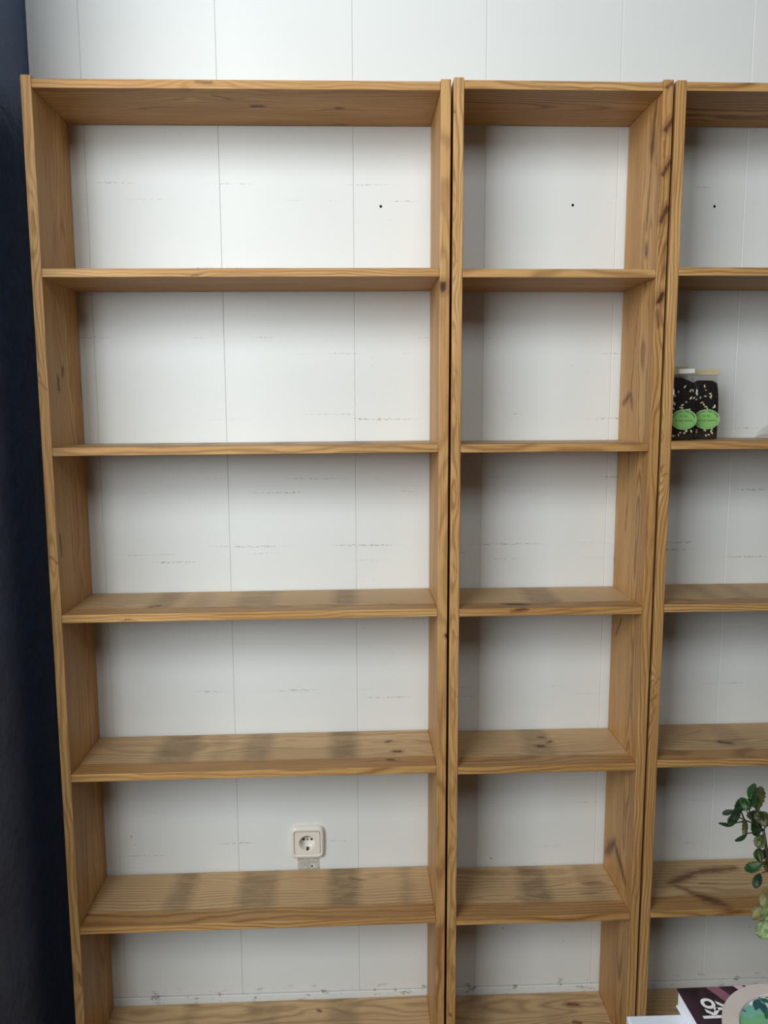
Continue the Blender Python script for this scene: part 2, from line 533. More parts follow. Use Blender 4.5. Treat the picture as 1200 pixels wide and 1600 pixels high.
kn('R5', 'top', 1092, 1381, 1122, 1381, .0022, .7, .0); kn('R5', 'front', 1120, 1430, 1160, 1424, .0040, .5, .010)
# uprights: 0 left, 1 right of each case
kn('Lu0', 'in', 98, 576, 98, 585, .0050, .85, .010); kn('Lu0', 'in', 91, 592, 92, 608, .0048, .85, .010)
kn('Lu0', 'in', 125, 600, 130, 632, .0030, .6, .006); kn('Lu0', 'in', 94, 835, 97, 870, .0034, .8, .006)
kn('Lu0', 'in', 111, 810, 116, 895, .0022, .5, .0); kn('Lu0', 'in', 70, 240, 72, 285, .0018, .55, .0)
kn('Lu0', 'in', 84, 345, 88, 405, .0018, .45, .0); kn('Lu0', 'in', 85, 445, 86, 510, .0016, .5, .0)
kn('Lu0', 'in', 119, 985, 127, 1180, .0016, .5, .0); kn('Lu0', 'in', 133, 1250, 138, 1410, .0022, .6, .0)
kn('Lu0', 'front', 56, 590, 72, 608, .0025, .45, .012); kn('Lu0', 'front', 78, 870, 90, 880, .0025, .5, .012)
kn('Lu0', 'front', 123, 1520, 126, 1540, .0035, .6, .010); kn('Lu0', 'front', 50, 330, 58, 372, .0020, .35, .016)
kn('Lu1', 'front', 692, 444, 692, 452, .0078, .92, .010); kn('Lu1', 'front', 697, 992, 698, 995, .0030, .95, .003)
kn('Lu1', 'in', 676, 899, 676, 903, .0025, .7, .004); kn('Lu1', 'in', 682, 480, 683, 500, .0022, .5, .008)
for yy in (300, 395, 522, 570, 640, 760, 880, 985, 1075, 1210, 1300, 1430, 1520):
    kn('Mu0', 'front', 708 if yy < 700 else 706, yy, 714, yy + 14, .0024, .22, .010)
kn('Mu0', 'front', 708, 173, 710, 174, .0016, .8, .0); kn('Mu0', 'front', 703, 1585, 704, 1587, .0035, .7, .006)
kn('Mu1', 'in', 1026, 160, 1022, 200, .0065, .65, .0); kn('Mu1', 'in', 1022, 200, 1018, 250, .0085, .75, .012)
kn('Mu1', 'in', 1018, 250, 1010, 360, .0045, .6, .0); kn('Mu1', 'in', 1010, 385, 1010, 397, .0062, .8, .010)
kn('Mu1', 'in', 998, 470, 990, 560, .0026, .55, .0); kn('Mu1', 'in', 990, 560, 986, 615, .0032, .6, .0)
kn('Mu1', 'in', 986, 615, 974, 630, .0075, .75, .010); kn('Mu1', 'in', 986, 615, 988, 640, .0065, .7, .0)
kn('Mu1', 'in', 983, 700, 981, 775, .0026, .55, .0); kn('Mu1', 'in', 981, 775, 977, 830, .0036, .6, .006)
kn('Mu1', 'in', 972, 966, 962, 992, .0040, .65, .006); kn('Mu1', 'in', 960, 870, 958, 890, .0030, .6, .0)
kn('Mu1', 'in', 946, 1332, 961, 1314, .0120, .72, .008); kn('Mu1', 'in', 959, 1314, 977, 1378, .0110, .72, .0)
kn('Mu1', 'in', 975, 1375, 979, 1405, .0026, .5, .0)
kn('Mu1', 'front', 1051, 130, 1042, 137, .0040, .65, .0)
for (xa, ya, xb, yb) in ((1052, 186, 1040, 204), (1048, 252, 1035, 272), (1043, 324, 1033, 345)):
    kn('Mu1', 'front', xa, ya, xb, yb, .0058, .78, .0)
    kn('Mu1', 'front', xb, yb, xb - 4, yb + 55, .0020, .5, .0)
kn('Mu1', 'front', 1039, 380, 1034, 435, .0050, .45, .010); kn('Mu1', 'front', 1035, 460, 1029, 472, .0066, .92, .012)
kn('Mu1', 'front', 1028, 485, 1029, 510, .0045, .6, .0)
kn('Mu1', 'front', 1022, 640, 1020, 700, .0018, .35, .010); kn('Mu1', 'front', 1012, 760, 1010, 860, .0015, .4, .010)
for (xa, ya, xb, yb) in ((1037, 680, 1033, 690), (1036, 728, 1031, 735), (1043, 740, 1034, 744), (1029, 1060, 1018, 1074), (1027, 1085, 1017, 1095), (1025, 1105, 1015, 1125)):
    kn('Ru0', 'front', xa, ya, xb, yb, .0026, .45, .010)

TOPZ = {'L': 2.0068, 'M': 2.0118, 'R': 2.0118}
cases = {}
for u, U in UNITS.items():
    case = thing('bookcase', (U['x'] - UP, 0, FLOOR_Z), U['label'], 'bookcase', 'pine bookcases along the white wall')
    cases[u] = case
    base = Vector(case.location)
    for s in (0, 1):
        ox = U['x'] - UP if s == 0 else U['x'] + U['w']
        org = Vector((ox, 0, FLOOR_Z))
        innerx = ox + UP if s == 0 else ox
        ks = []
        for f, xa, ya, xb, yb, r, dk, bd in KN.get('%su%d' % (u, s), []):
            pl = (0, innerx) if f == 'in' else (1, 0.0)
            A, B = at(*pl, xa, ya) - org, at(*pl, xb, yb) - org
            ks.append((A, B, r, dk, bd))
        mat = pine('pine_upright_%s%d' % (u, s), (2, 1, 0), hash_ := 31 + 17 * s + ord(u), ks, length=2.1, tone=0.98, spacing=0.0062, contrast=0.7)
        zt = TOPZ[u] - FLOOR_Z + (0.0015 if s and u == 'L' else 0)
        if s and u == 'M':
            zt += 0.0008
        box('upright', 0, UP, 0, D, 0, zt, mat, case, 0.0016, 2, org - base)
    for i, z in enumerate(U['z']):
        key = '%s%d' % (u, i)
        org = Vector((U['x'], 0, z))
        ks = []
        for f, xa, ya, xb, yb, r, dk, bd in KN.get(key, []):
            def hit(px, py):
                zz = z + U['slope'] * (at(1, 0.1, px, py).x - U['x'])
                q = at(2, zz, px, py) if f == 'top' else at(2, zz - TH, px, py) if f == 'under' else at(1, 0.0, px, py)
                q = q - org
                q.z -= U['slope'] * q.x
                return q
            ks.append((hit(xa, ya), hit(xb, yb), r, dk, bd))
        bands = None
        if key in BANDS:
            my = MIDROW[i]
            bands = [(at(1, 0.11, p0, my).x - U['x'], at(1, 0.11, p1, my).x - U['x'], st) for p0, p1, st in BANDS[key]]
        rnd = random.Random(key)
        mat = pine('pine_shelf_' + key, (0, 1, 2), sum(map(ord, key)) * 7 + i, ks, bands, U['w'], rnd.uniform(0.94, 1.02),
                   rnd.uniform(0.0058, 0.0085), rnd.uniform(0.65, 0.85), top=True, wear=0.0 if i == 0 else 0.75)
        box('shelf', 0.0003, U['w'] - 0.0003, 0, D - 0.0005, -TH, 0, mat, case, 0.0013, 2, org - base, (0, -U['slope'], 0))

# ------------------------------------------------------------------ wall socket
M_SOCK = plain('cream_plastic', srgb(224, 217, 205), 0.22, 0.5, 0.01)
M_BLACK = plain('black_contact', srgb(20, 18, 16), 0.5)
M_METAL = plain('dull_metal', srgb(120, 112, 100), 0.35, 0.5, 0.1, 60, 0, 0.8)
M_BARE = NB('bare_plaster', 0.85, 0.2)
pc = M_BARE.coords()
M_BARE.color(M_BARE.mix(M_BARE.smooth(M_BARE.noise(pc, 70, 4, 0.6), 0.35, 0.65), srgb(168, 166, 158), srgb(206, 204, 198)))
M_BARE = M_BARE.mat
SX, SZ = 0.4765, 0.3635
box('bare_patch', SX - 0.0245, SX + 0.0275, WALL_Y - 0.0012, WALL_Y + 0.001, 0.2905, SZ - 0.03, M_BARE, wall_back, 0.0004, 1)['label'] = 'unpainted grey plaster patch under the socket'
lathe('screw_hole', [(0, 0.0004), (0.0018, 0.0004), (0.0021, 0)], M_HOLE, wall_back, 12, (at(1, WALL_Y - 0.0012, 487.8, 1353).x, WALL_Y - 0.0012, at(1, WALL_Y - 0.0012, 487.8, 1353).z), rot=(math.radians(90), 0, 0))
sock = thing('wall_socket', (SX, WALL_Y, SZ), 'cream square wall power socket on the white panel above a shelf', 'socket')


def squircle(bm, w, h, y, e, n=56, cz=0.0):
    vs_ = []
    for k in range(n):
        t = 2 * math.pi * k / n
        c, s = math.cos(t), math.sin(t)
        vs_.append(bm.verts.new((math.copysign(abs(c) ** (2 / e), c) * w / 2, y, cz + math.copysign(abs(s) ** (2 / e), s) * h / 2)))
    return vs_


def bridge(bm, a, b):
    n = len(a)
    for k in range(n):
        bm.faces.new((a[k], a[(k + 1) % n], b[(k + 1) % n], b[k]))


bm = bmesh.new()
rings = [squircle(bm, .081, .081, 0, 6), squircle(bm, .081, .081, -.004, 6), squircle(bm, .079, .079, -.008, 6), squircle(bm, .074, .074, -.0115, 7),
         squircle(bm, .066, .064, -.0125, 10), squircle(bm, .0625, .0585, -.0118, 14), squircle(bm, .0615, .0575, -.0095, 14)]
for p, q in zip(rings, rings[1:]):
    bridge(bm, p, q)
link('frame', to_mesh(bm, 'frame', True), M_SOCK, sock)
bm = bmesh.new()
n = 56
outer = squircle(bm, .0605, .0565, -.0100, 14)
outer2 = squircle(bm, .0598, .0558, -.0124, 14)
circ = [bm.verts.new((.0197 * math.cos(2 * math.pi * k / n), -.0124, .0197 * math.sin(2 * math.pi * k / n))) for k in range(n)]
bridge(bm, outer, outer2); bridge(bm, outer2, circ)
link('cover_plate', to_mesh(bm, 'cover_plate'), M_SOCK, sock)
lathe('plug_well', [(.0197, .0124), (.0188, .0118), (.0185, -.0050), (.0175, -.0062), (0, -.0062)], M_SOCK, sock, 40, (0, 0, 0), rot=(math.radians(90), 0, 0))
for sx in (-1, 1):
    lathe('pin_hole', [(0, .0002), (.0026, .0002), (.0030, -.0004)], M_BLACK, sock, 16, (sx * .0095, .0060, 0), rot=(math.radians(90), 0, 0))
lathe('screw', [(0, .0008), (.0016, .0008), (.0022, 0)], M_METAL, sock, 14, (0, .0060, 0), rot=(math.radians(90), 0, 0))
box('earth_clip', -.0028, .0028, -.0112, .002, -.0190, -.0160, M_BLACK, sock, .0006, 1)
box('earth_clip', -.0022, .0022, -.0112, .002, .0160, .0190, M_METAL, sock, .0006, 1)

# ------------------------------------------------------------------ tea bags
M_TEA = NB('dark_tea', 0.7, 0.3)
pc = M_TEA.coords()
M_TEA.color(M_TEA.mix(M_TEA.smooth(M_TEA.noise(pc, 260, 3, 0.7), 0.45, 0.75), srgb(14, 12, 14), srgb(52, 36, 30)))
M_TEA.bump(M_TEA.noise(pc, 190, 3, 0.7), 0.9, 0.004)
M_TEA = M_TEA.mat
M_SEED = plain('almond_flakes', srgb(226, 206, 172), 0.6, 0.3, 0.15, 200)
M_TIE = plain('gold_tin_tie', srgb(196, 182, 142), 0.4, 0.5, 0.08, 120)
M_LABEL = plain('green_label_paper', srgb(134, 186, 104), 0.6, 0.3, 0.05, 80)
M_LRIM = plain('pale_green_label_rim', srgb(156, 190, 138), 0.6, 0.3, 0.05, 80)
M_INK = plain('dark_green_ink', srgb(30, 52, 30), 0.7, 0.2)
M_CLIP = plain('white_tie_end', srgb(236, 234, 226), 0.45)
M_FILM = NB('clear_film', 0.08)
nt = M_FILM.nt
tr, gl, mx = nt.nodes.new('ShaderNodeBsdfTransparent'), nt.nodes.new('ShaderNodeBsdfGlossy'), nt.nodes.new('ShaderNodeMixShader')
tr.inputs[0].default_value = (.95, .95, .94, 1); gl.inputs['Roughness'].default_value = 0.12
mx.inputs[0].default_value = 0.10
wr = M_FILM.noise(M_FILM.coords(), 45, 3)
bp = nt.nodes.new('ShaderNodeBump'); bp.inputs['Strength'].default_value = 0.25; bp.inputs['Distance'].default_value = 0.004
nt.links.new(wr, bp.inputs['Height']); nt.links.new(bp.outputs[0], gl.inputs['Normal'])
nt.links.new(tr.outputs[0], mx.inputs[1]); nt.links.new(gl.outputs[0], mx.inputs[2])
nt.links.new(mx.outputs[0], nt.nodes['Material Output'].inputs[0])
M_FILM = M_FILM.mat


def loft(name, secs, mat, parent, smooth=True, n=28, jitter=0.0, seed=0):
    """secs: (z, width, depth, yoff)"""
    rnd = random.Random(seed)
    bm = bmesh.new()
    rs = []
    for z, w, d, yo in secs:
        ring = []
        for k in range(n):
            t = 2 * math.pi * k / n
            c, s = math.cos(t), math.sin(t)
            e = 7
            ring.append(bm.verts.new((math.copysign(abs(c) ** (2 / e), c) * w / 2 + rnd.uniform(-1, 1) * jitter,
                                      yo + math.copysign(abs(s) ** (2 / e), s) * d / 2 + rnd.uniform(-1, 1) * jitter, z + rnd.uniform(-1, 1) * jitter)))
        rs.append(ring)
    for a, b in zip(rs, rs[1:]):
        bridge(bm, a, b)
    bm.faces.new(rs[0]); bm.faces.new(rs[-1])
    return link(name, to_mesh(bm, name, smooth), mat, parent)


def text_mesh(body, size, mat, parent, name='lettering', ellipse=None, loc=(0, 0, 0), squash=1.0, bold=0.0, rot=None):
    """letters as one thin mesh in the local XZ plane (facing -Y); ellipse=(rx, rz, t0, t1, inward) sets each letter on an arc"""
    dg = bpy.context.evaluated_depsgraph_get
    bm = bmesh.new()

    def glyph(ch):
        cu = bpy.data.curves.new('glyph', 'FONT')
        cu.body = ch; cu.size = size; cu.align_x = 'CENTER'; cu.extrude = 0.0; cu.offset = bold
        o = bpy.data.objects.new('glyph', cu)
        COL.objects.link(o)
        bpy.context.view_layer.update()
        me = bpy.data.meshes.new_from_object(o.evaluated_get(dg()))
        bpy.data.objects.remove(o); bpy.data.curves.remove(cu)
        return me
    jobs = []
    if ellipse is None:
        jobs.append((body, Matrix.Identity(4)))
    else:
        rx, rz, t0, t1, inward = ellipse
        for k, ch in enumerate(body):
            if ch == ' ':
                continue
            t = math.radians(t0 + (t1 - t0) * k / max(1, len(body) - 1))
            p = Vector((rx * math.cos(t), rz * math.sin(t), 0))
            nrm = Vector((math.cos(t) / rx, math.sin(t) / rz, 0)).normalized()
            ang = math.atan2(nrm.y, nrm.x) - math.pi / 2 + (math.pi if inward else 0)
            jobs.append((ch, Matrix.Translation(p) @ Matrix.Rotation(ang, 4, 'Z')))
    for ch, mt in jobs:
        me = glyph(ch)
        vs_ = []
        for v in me.vertices:
            q = mt @ v.co
            vs_.append(bm.verts.new((q.x, 0, q.y * squash)))
        for p in me.polygons:
            try:
                bm.faces.new([vs_[i] for i in p.vertices])
            except ValueError:
                pass
        bpy.data.meshes.remove(me)
    me = bpy.data.meshes.new(name)
    bm.to_mesh(me); bm.free()
    return link(name, me, mat, parent, loc, rot)


def tea_bag(loc, rz, label, seed, with_label=True, w=.054, d=.042, h=.152, tie=(-.029, .030), tilt=0.0):
    t = thing('tea_bag', loc, label, 'tea bag', 'tea bags on the right shelf', (0, 0, rz))
    rnd = random.Random(seed)
    q = h / .152
    loft('tea', [(.001, w * .95, d * .93, 0), (.004, w * .975, d * .96, 0), (.05, w * .98, d * .97, 0), (.09 * q, w * .975, d * .95, 0), (.112 * q, w * .95, d * .80, .001),
                 (.127 * q, w * .90, d * .52, .001), (.133 * q, w * .55, d * .25, .001)], M_TEA, t, True, 36, .0006, seed)
    loft('film', [(.0004, w * .97, d * .96, 0), (.004, w, d, 0), (.05, w * 1.005, d * 1.01, 0), (.100 * q, w, d * .98, 0), (.115 * q, w, d * .82, .001),
                  (.130 * q, w * .985, d * .50, .001), (.143 * q, w * .98, d * .10, .001), (h - .001, w * .98, .002, .001)], M_FILM, t, True, 36)['label'] = 'clear cellophane film'
    bm = bmesh.new()
    for k in range(26):
        ln, wd = rnd.uniform(.0030, .0048), rnd.uniform(.0014, .0022)
        if k < 26:
            zz = rnd.choice((rnd.uniform(.066, .116), rnd.uniform(.008, .030), rnd.uniform(.066, .120))) * (q if q < 1 else 1)
            yo = d * .48 if zz < .092 * q else d * (.48 - (zz - .092 * q) * 6.0)
            c = Vector((rnd.uniform(-w * .44, w * .44), -yo, zz))
        else:
            c = Vector((rnd.choice((-1, 1)) * w * .485, rnd.uniform(-d * .4, d * .4), rnd.uniform(.01, .115)))
        mt = Matrix.Translation(c) @ Matrix.Rotation(rnd.uniform(-.5, .5), 4, 'Z') @ Matrix.Rotation(rnd.uniform(-1.5, 1.5), 4, 'Y') @ Matrix.Diagonal((ln, .0012, wd, 1))
        bmesh.ops.create_icosphere(bm, subdivisions=1, radius=1.0, matrix=mt)
    f = link('almond_flakes', to_mesh(bm, 'almond_flakes', True), M_SEED, t)
    f['kind'] = 'stuff'
    box('tin_tie', tie[0], tie[1], -.0022, .0032, h - .006, h + .006, M_TIE, t, .0008, 1, rot=(0, tilt, 0))
    if with_label:
        lb = thing_label(t, w, d)
    return t


def thing_label(t, w, d):
    yf = -d * .505 - .0012
    bm = bmesh.new()
    n = 40
    for rx, rz, y0_ in ((.0282, .0212, 0.0),):
        f = [bm.verts.new((rx * math.cos(2 * math.pi * k / n), yf, rz * math.sin(2 * math.pi * k / n))) for k in range(n)]
        b = [bm.verts.new((rx * math.cos(2 * math.pi * k / n), yf + .0006, rz * math.sin(2 * math.pi * k / n))) for k in range(n)]
        bm.faces.new(f); bm.faces.new(b); bridge(bm, f, b)
    lb = link('paper_label', to_mesh(bm, 'paper_label'), M_LRIM, t, (0, 0, .043))
    lb['label'] = 'oval green paper label with dark printing'
    bm = bmesh.new()
    f = [bm.verts.new((.0266 * math.cos(2 * math.pi * k / n), yf - .0002, .0196 * math.sin(2 * math.pi * k / n))) for k in range(n)]
    bm.faces.new(f)
    link('label_field', to_mesh(bm, 'label_field'), M_LABEL, lb)
    yt = yf - .0004
    text_mesh('Koffie Art Thee Coenen', .0052, M_INK, lb, 'lettering', (.0228, .0158, 163, 17, False), (0, yt, 0), 1.0, .00008)
    text_mesh('Coenenstr. to be the best', .0036, M_INK, lb, 'lettering', (.0254, .0184, 197, 343, True), (0, yt, 0))
    text_mesh('N. 45u', .0058, M_INK, lb, 'lettering', None, (0, yt, .0052))
    text_mesh('NATURE  ORANGE', .0048, M_INK, lb, 'lettering', None, (0, yt, -.0040))
    return lb


ZS = UNITS['R']['z'][2]
p1 = at(1, 0.052, 1068, 650)
t1 = tea_bag((p1.x, 0.052 + .022, ZS + .0003), 0.03, 'clear bag of dark tea with green label, pressed against the upright', 3, h=at(1, .074, 1070, 581).z - ZS)
hz = at(1, .074, 1070, 581).z - ZS
box('tie_end', -.001, .034, -.0042, -.0022, hz - .0045, hz + .005, M_CLIP, t1, .0006, 1, rot=(0, -.04, 0))['label'] = 'white folded tie end'
p2 = at(1, 0.088, 1105, 655)
tea_bag((p2.x, 0.088 + .022, ZS + .0003), -0.06, 'clear bag of dark tea with green label, the one further from the upright', 8, h=at(1, .11, 1108, 582).z - ZS, tie=(-.030, .031))
tea_bag((at(1, .16, 1057, 577).x, 0.160, ZS + .0003), 0.02, 'tea bag half hidden behind the front one, only its tie showing', 12, False, w=.052, d=.040, h=at(1, .16, 1065, 577).z - ZS, tie=(-.026, .026))

# clear packet lying on the same shelf, only its corner in view
pk = thing('clear_packet', (at(1, .13, 1191, 683).x, .13, ZS + .0003), 'clear packet lying at the right edge of the tea shelf', 'packet')
bm = bmesh.new()
prof = [(0, 0), (.004, .006), (.016, .021), (.06, .045), (.12, .045), (.14, .002), (.14, 0)]
fr = [bm.verts.new((x, -.03, z)) for x, z in prof]; bk = [bm.verts.new((x, .035, z)) for x, z in prof]
bm.faces.new(fr); bm.faces.new(bk); bridge(bm, fr, bk)
link('film', to_mesh(bm, 'film'), M_FILM, pk)
bm = bmesh.new()
prof = [(.003, .001), (.006, .005), (.05, .012), (.11, .014), (.135, .001)]
fr = [bm.verts.new((x, -.027, z)) for x, z in prof]; bk = [bm.verts.new((x, .032, z)) for x, z in prof]
bm.faces.new(fr); bm.faces.new(bk); bridge(bm, fr, bk)
link('filling', to_mesh(bm, 'filling'), plain('beige_filling', srgb(206, 194, 170), .7, .2, .25, 300, .5), pk)
tube('seam', [Vector((0.0002, -.0302, .001)), Vector((.004, -.0302, .006)), Vector((.016, -.0302, .021)), Vector((.06, -.0302, .045))], .0008, plain('grey_seam', srgb(110, 116, 116), .4), pk, 6)

# ------------------------------------------------------------------ table with book, round tray and plant
TZ = 0.60
M_TABLE = plain('pale_blue_grey_lacquer', srgb(230, 236, 246), 0.35, 0.5, 0.03, 12)
table = thing('display_table', (0.945, -1.28, FLOOR_Z), 'pale blue-grey table cut off by the bottom edge, under the book', 'table')
TW, TD = 0.86, 0.625
box('table_top', 0, TW, 0, TD, TZ - FLOOR_Z - .035, TZ - FLOOR_Z, M_TABLE, table, .002, 2)
for lx in (.03, TW - .08):
    for ly in (.03, TD - .08):
        box('leg', lx, lx + .05, ly, ly + .05, 0, TZ - FLOOR_Z - .035, M_TABLE, table, .002, 1)

book = thing('book', (1.0160, -0.6415, TZ), 'thick dark-covered book with white lettering lying under the round tray', 'book', rot=(0, 0, math.radians(1.0)))
BW, BL, BT = .175, .240, .0262
M_PAGES = NB('book_pages', .7, .2)
pc = M_PAGES.coords()
M_PAGES.color(M_PAGES.mix(M_PAGES.noise(M_PAGES.v('MULTIPLY', pc, (1, 1, 900)), 1, 1), srgb(228, 232, 238), srgb(246, 248, 252)))
M_PAGES = M_PAGES.mat
M_COVER = NB('book_cover_print', .3, .5)
pc = M_COVER.coords()
ck = M_COVER.noise(M_COVER.v('MULTIPLY', pc, (26, 10, 1)), 1, 3)
cx, cy, cz = M_COVER.sep(pc)
dg_ = M_COVER.m('ADD', M_COVER.m('MULTIPLY', cx, 1.0), M_COVER.m('MULTIPLY', cy, .55))
cc = M_COVER.mix(M_COVER.smooth(ck, .42, .68), srgb(24, 15, 21), srgb(62, 42, 54))
st = M_COVER.m('COMPARE', dg_, .047, .0085)
cc = M_COVER.mix(M_COVER.m('MULTIPLY', st, .9), cc, srgb(150, 100, 116))
st = M_COVER.m('COMPARE', dg_, .082, .006)
cc = M_COVER.mix(M_COVER.m('MULTIPLY', st, .95), cc, srgb(236, 188, 210))
st = M_COVER.m('COMPARE', dg_, .096, .004)
cc = M_COVER.mix(M_COVER.m('MULTIPLY', st, .9), cc, srgb(240, 236, 240))
M_COVER.color(cc)
M_COVER = M_COVER.mat
box('page_block', .002, BW - .003, -BL + .003, -.002, .0022, BT - .0022, M_PAGES, book)
box('cover', 0, BW, -BL, 0, BT - .0020, BT, M_COVER, book, .0005, 1)['label'] = 'dark purple printed front cover'
box('cover', 0, BW, -BL, 0, 0, .0020, plain('white_board', srgb(232, 234, 238), .4), book, .0005, 1)
M_TXT = plain('white_ink', srgb(245, 245, 245), .5, .3, .01)


def cover_text(body, size, x, y, bold):
    o = text_mesh(body, size, M_TXT, book, 'lettering', None, (x, y, BT + .0003), 1.0, bold)
    # text mesh lies in XZ facing -Y: turn it up and rotate a quarter turn so that it reads away from the viewer
    o.rotation_euler = (Matrix.Rotation(math.radians(90), 3, 'Z') @ Matrix.Rotation(math.radians(-90), 3, 'X')).to_euler()
    return o


for body, px, py in (('ko', 1119.5, 1576), ('ek', 1146, 1580)):
    q = at(2, TZ + BT, px, py) - Vector(book.location)
    cover_text(body, .0345, q.x, q.y, .0008)

tray = thing('round_tray', (1.130, -0.7400, TZ + BT + .0004), 'round tray with pale wooden rim and leafy green print, lying on the book', 'tray')
M_RIM = NB('pale_wood_rim', .55, .3)
pc = M_RIM.coords()
M_RIM.color(M_RIM.mix(M_RIM.noise(M_RIM.v('MULTIPLY', pc, (30, 30, 200)), 1, 4, .6), srgb(206, 192, 184), srgb(226, 216, 210)))
M_RIM = M_RIM.mat
RO, RI = .0905, .0705
lathe('rim', [(RI, .0015), (RO - .001, 0), (RO, .001), (RO, .0088), (RO - .0008, .0098), (RI + .0008, .0098), (RI, .009), (RI, .0015)], M_RIM, tray, 72, smooth=False)
M_PAPER = plain('white_print_ground', srgb(238, 244, 242), .5, .3, .02)
lathe('base', [(0, .0005), (RI, .0005), (RI, .0062), (0, .0062)], M_PAPER, tray, 72, smooth=False)
LEAFC = {'teal': plain('teal_print', srgb(128, 190, 172), .5, .3, .12, 60), 'green': plain('green_print', srgb(126, 186, 140), .5, .3, .12, 60),
         'dark': plain('dark_leaf_print', srgb(46, 92, 92), .5, .3, .15, 60), 'pine': plain('deep_green_print', srgb(52, 104, 84), .5, .3, .15, 60)}


LEAF_NO = [0]


def print_leaf(x, y, ang, ln, wd, kind, round_, lvl):
    """leaf shape of the print: base at x, y (tray coordinates)"""
    LEAF_NO[0] += 1
    lvl = LEAF_NO[0]
    bm = bmesh.new()
    n = 14
    L, R_ = [], []
    ca, sa = math.cos(ang), math.sin(ang)
    for k in range(n + 1):
        t = k / n
        hw = wd / 2 * (math.sqrt(max(0, 1 - (2 * t - 1) ** 2)) if round_ else math.sin(math.pi * t ** .85) ** 1.15)
        for lst, sg in ((L, 1), (R_, -1)):
            u, v_ = t * ln, sg * hw
            px_, py_ = x + u * ca - v_ * sa, y + u * sa + v_ * ca
            rr = math.hypot(px_, py_)
            if rr > RI - .0006:
                px_, py_ = px_ * (RI - .0006) / rr, py_ * (RI - .0006) / rr
            lst.append((px_, py_, .0064 + lvl * .00006))
    lv, rv = [bm.verts.new(p) for p in L], [bm.verts.new(p) for p in R_]
    for k in range(n):
        bm.faces.new((lv[k], rv[k], rv[k + 1], lv[k + 1]))
    bmesh.ops.remove_doubles(bm, verts=bm.verts[:], dist=1e-6)
    for f in bm.faces:
        if f.normal.z < 0:
            f.normal_flip()
    me = bpy.data.meshes.new('printed_leaf')
    bm.normal_update(); bm.to_mesh(me); bm.free()
    return link('printed_leaf', me, LEAFC[kind], tray)


def tp(px, py):
    q = at(2, TZ + BT + .0066, px, py)
    return q.x - tray.location.x, q.y - tray.location.y


def pleaf(x0_, y0_, x1_, y1_, wpx, kind, round_=False, lvl=1):
    a_, b_ = tp(x0_, y0_), tp(x1_, y1_)
    dx, dy = b_[0] - a_[0], b_[1] - a_[1]
    print_leaf(a_[0], a_[1], math.atan2(dy, dx), math.hypot(dx, dy), wpx * .00090, kind, round_, lvl)


pleaf(1166, 1600, 1160, 1563, 26, 'teal', True, 0); pleaf(1152, 1596, 1151, 1578, 18, 'teal', True, 0)
pleaf(1148, 1607, 1180, 1590, 34, 'green', True, 1); pleaf(1178, 1597, 1192, 1570, 26, 'teal', True, 0)
pleaf(1180, 1600, 1200, 1590, 22, 'green', True, 0)
pleaf(1166, 1590, 1155, 1568, 16, 'teal', True, 0)
pleaf(1186, 1561, 1180, 1580, 12, 'dark', False, 2); pleaf(1190, 1567, 1197, 1588, 10, 'dark', False, 2)
pleaf(1188, 1561, 1206, 1568, 9, 'pine', False, 2); pleaf(1190, 1553, 1204, 1561, 9, 'dark', False, 2)
pleaf(1174, 1558, 1175, 1564, 7, 'pine', False, 2); pleaf(1199, 1580, 1197, 1594, 7, 'pine', False, 2)
rnd = random.Random(4)
for k in range(16):
    aa = rnd.uniform(0, 6.28); rr = rnd.uniform(.01, .05)
    qx, qy = rr * math.cos(aa), rr * math.sin(aa)
    if qy > -.03 and qx < .03:
        continue
    print_leaf(qx, qy, rnd.uniform(0, 6.28), rnd.uniform(.018, .03), rnd.uniform(.010, .022), rnd.choice(('teal', 'green', 'dark', 'pine')), rnd.random() < .5, 1 + k % 3)


def pstem(pts):
    vv = [Vector((*tp(*p), .0084)) for p in pts]
    tube('printed_stem', vv, .0006, LEAFC['dark'], tray, 6)


pstem([(1181, 1554), (1186, 1561), (1193, 1569), (1199, 1578)])
pstem([(1152, 1576), (1158, 1579), (1165, 1583)])

# plant: pot outside the frame, shoots leaning into it
M_POT = plain('terracotta', srgb(170, 104, 76), .8, .2, .1, 30)
M_SOIL = plain('soil', srgb(52, 40, 32), .95, .1, .3, 120, .8)
PX, PYY = 1.300, -.735
plant = thing('potted_plant', (PX, PYY, TZ), 'leafy green plant with curled leaves leaning in at the right edge', 'plant')
lathe('pot', [(0, 0), (.046, 0), (.050, .004), (.060, .085), (.064, .085), (.065, .102), (.059, .102), (.057, .090), (0, .090)], M_POT, plant, 40)
lathe('soil', [(0, .094), (.030, .095), (.056, .092), (.0565, .0905)], M_SOIL, plant, 32)


def leafmat(name, c1, c2, var):
    n = NB(name, .45, .4)
    p = n.coords()
    k = n.smooth(n.noise(p, 120, 3, .6), .35, .65)
    n.color(n.mix(k, c1, c2))
    n.bsdf.inputs['Subsurface Weight'].default_value = 0.0
    n.bump(n.noise(p, 160, 2), .4, .002)
    return n.mat


LM = {'d': leafmat('leaf_dark', srgb(15, 32, 15), srgb(27, 52, 22), .2), 'g': leafmat('leaf_green', srgb(24, 54, 20), srgb(42, 78, 30), .2),
      'o': leafmat('leaf_olive', srgb(50, 54, 20), srgb(74, 78, 30), .2), 'p': leafmat('leaf_pale', srgb(82, 104, 54), srgb(134, 152, 94), .2),
      'y': leafmat('leaf_yellowing', srgb(88, 80, 40), srgb(118, 112, 62), .2)}
M_STEM = plain('brown_green_stem', srgb(58, 52, 30), .6, .3, .15, 80)


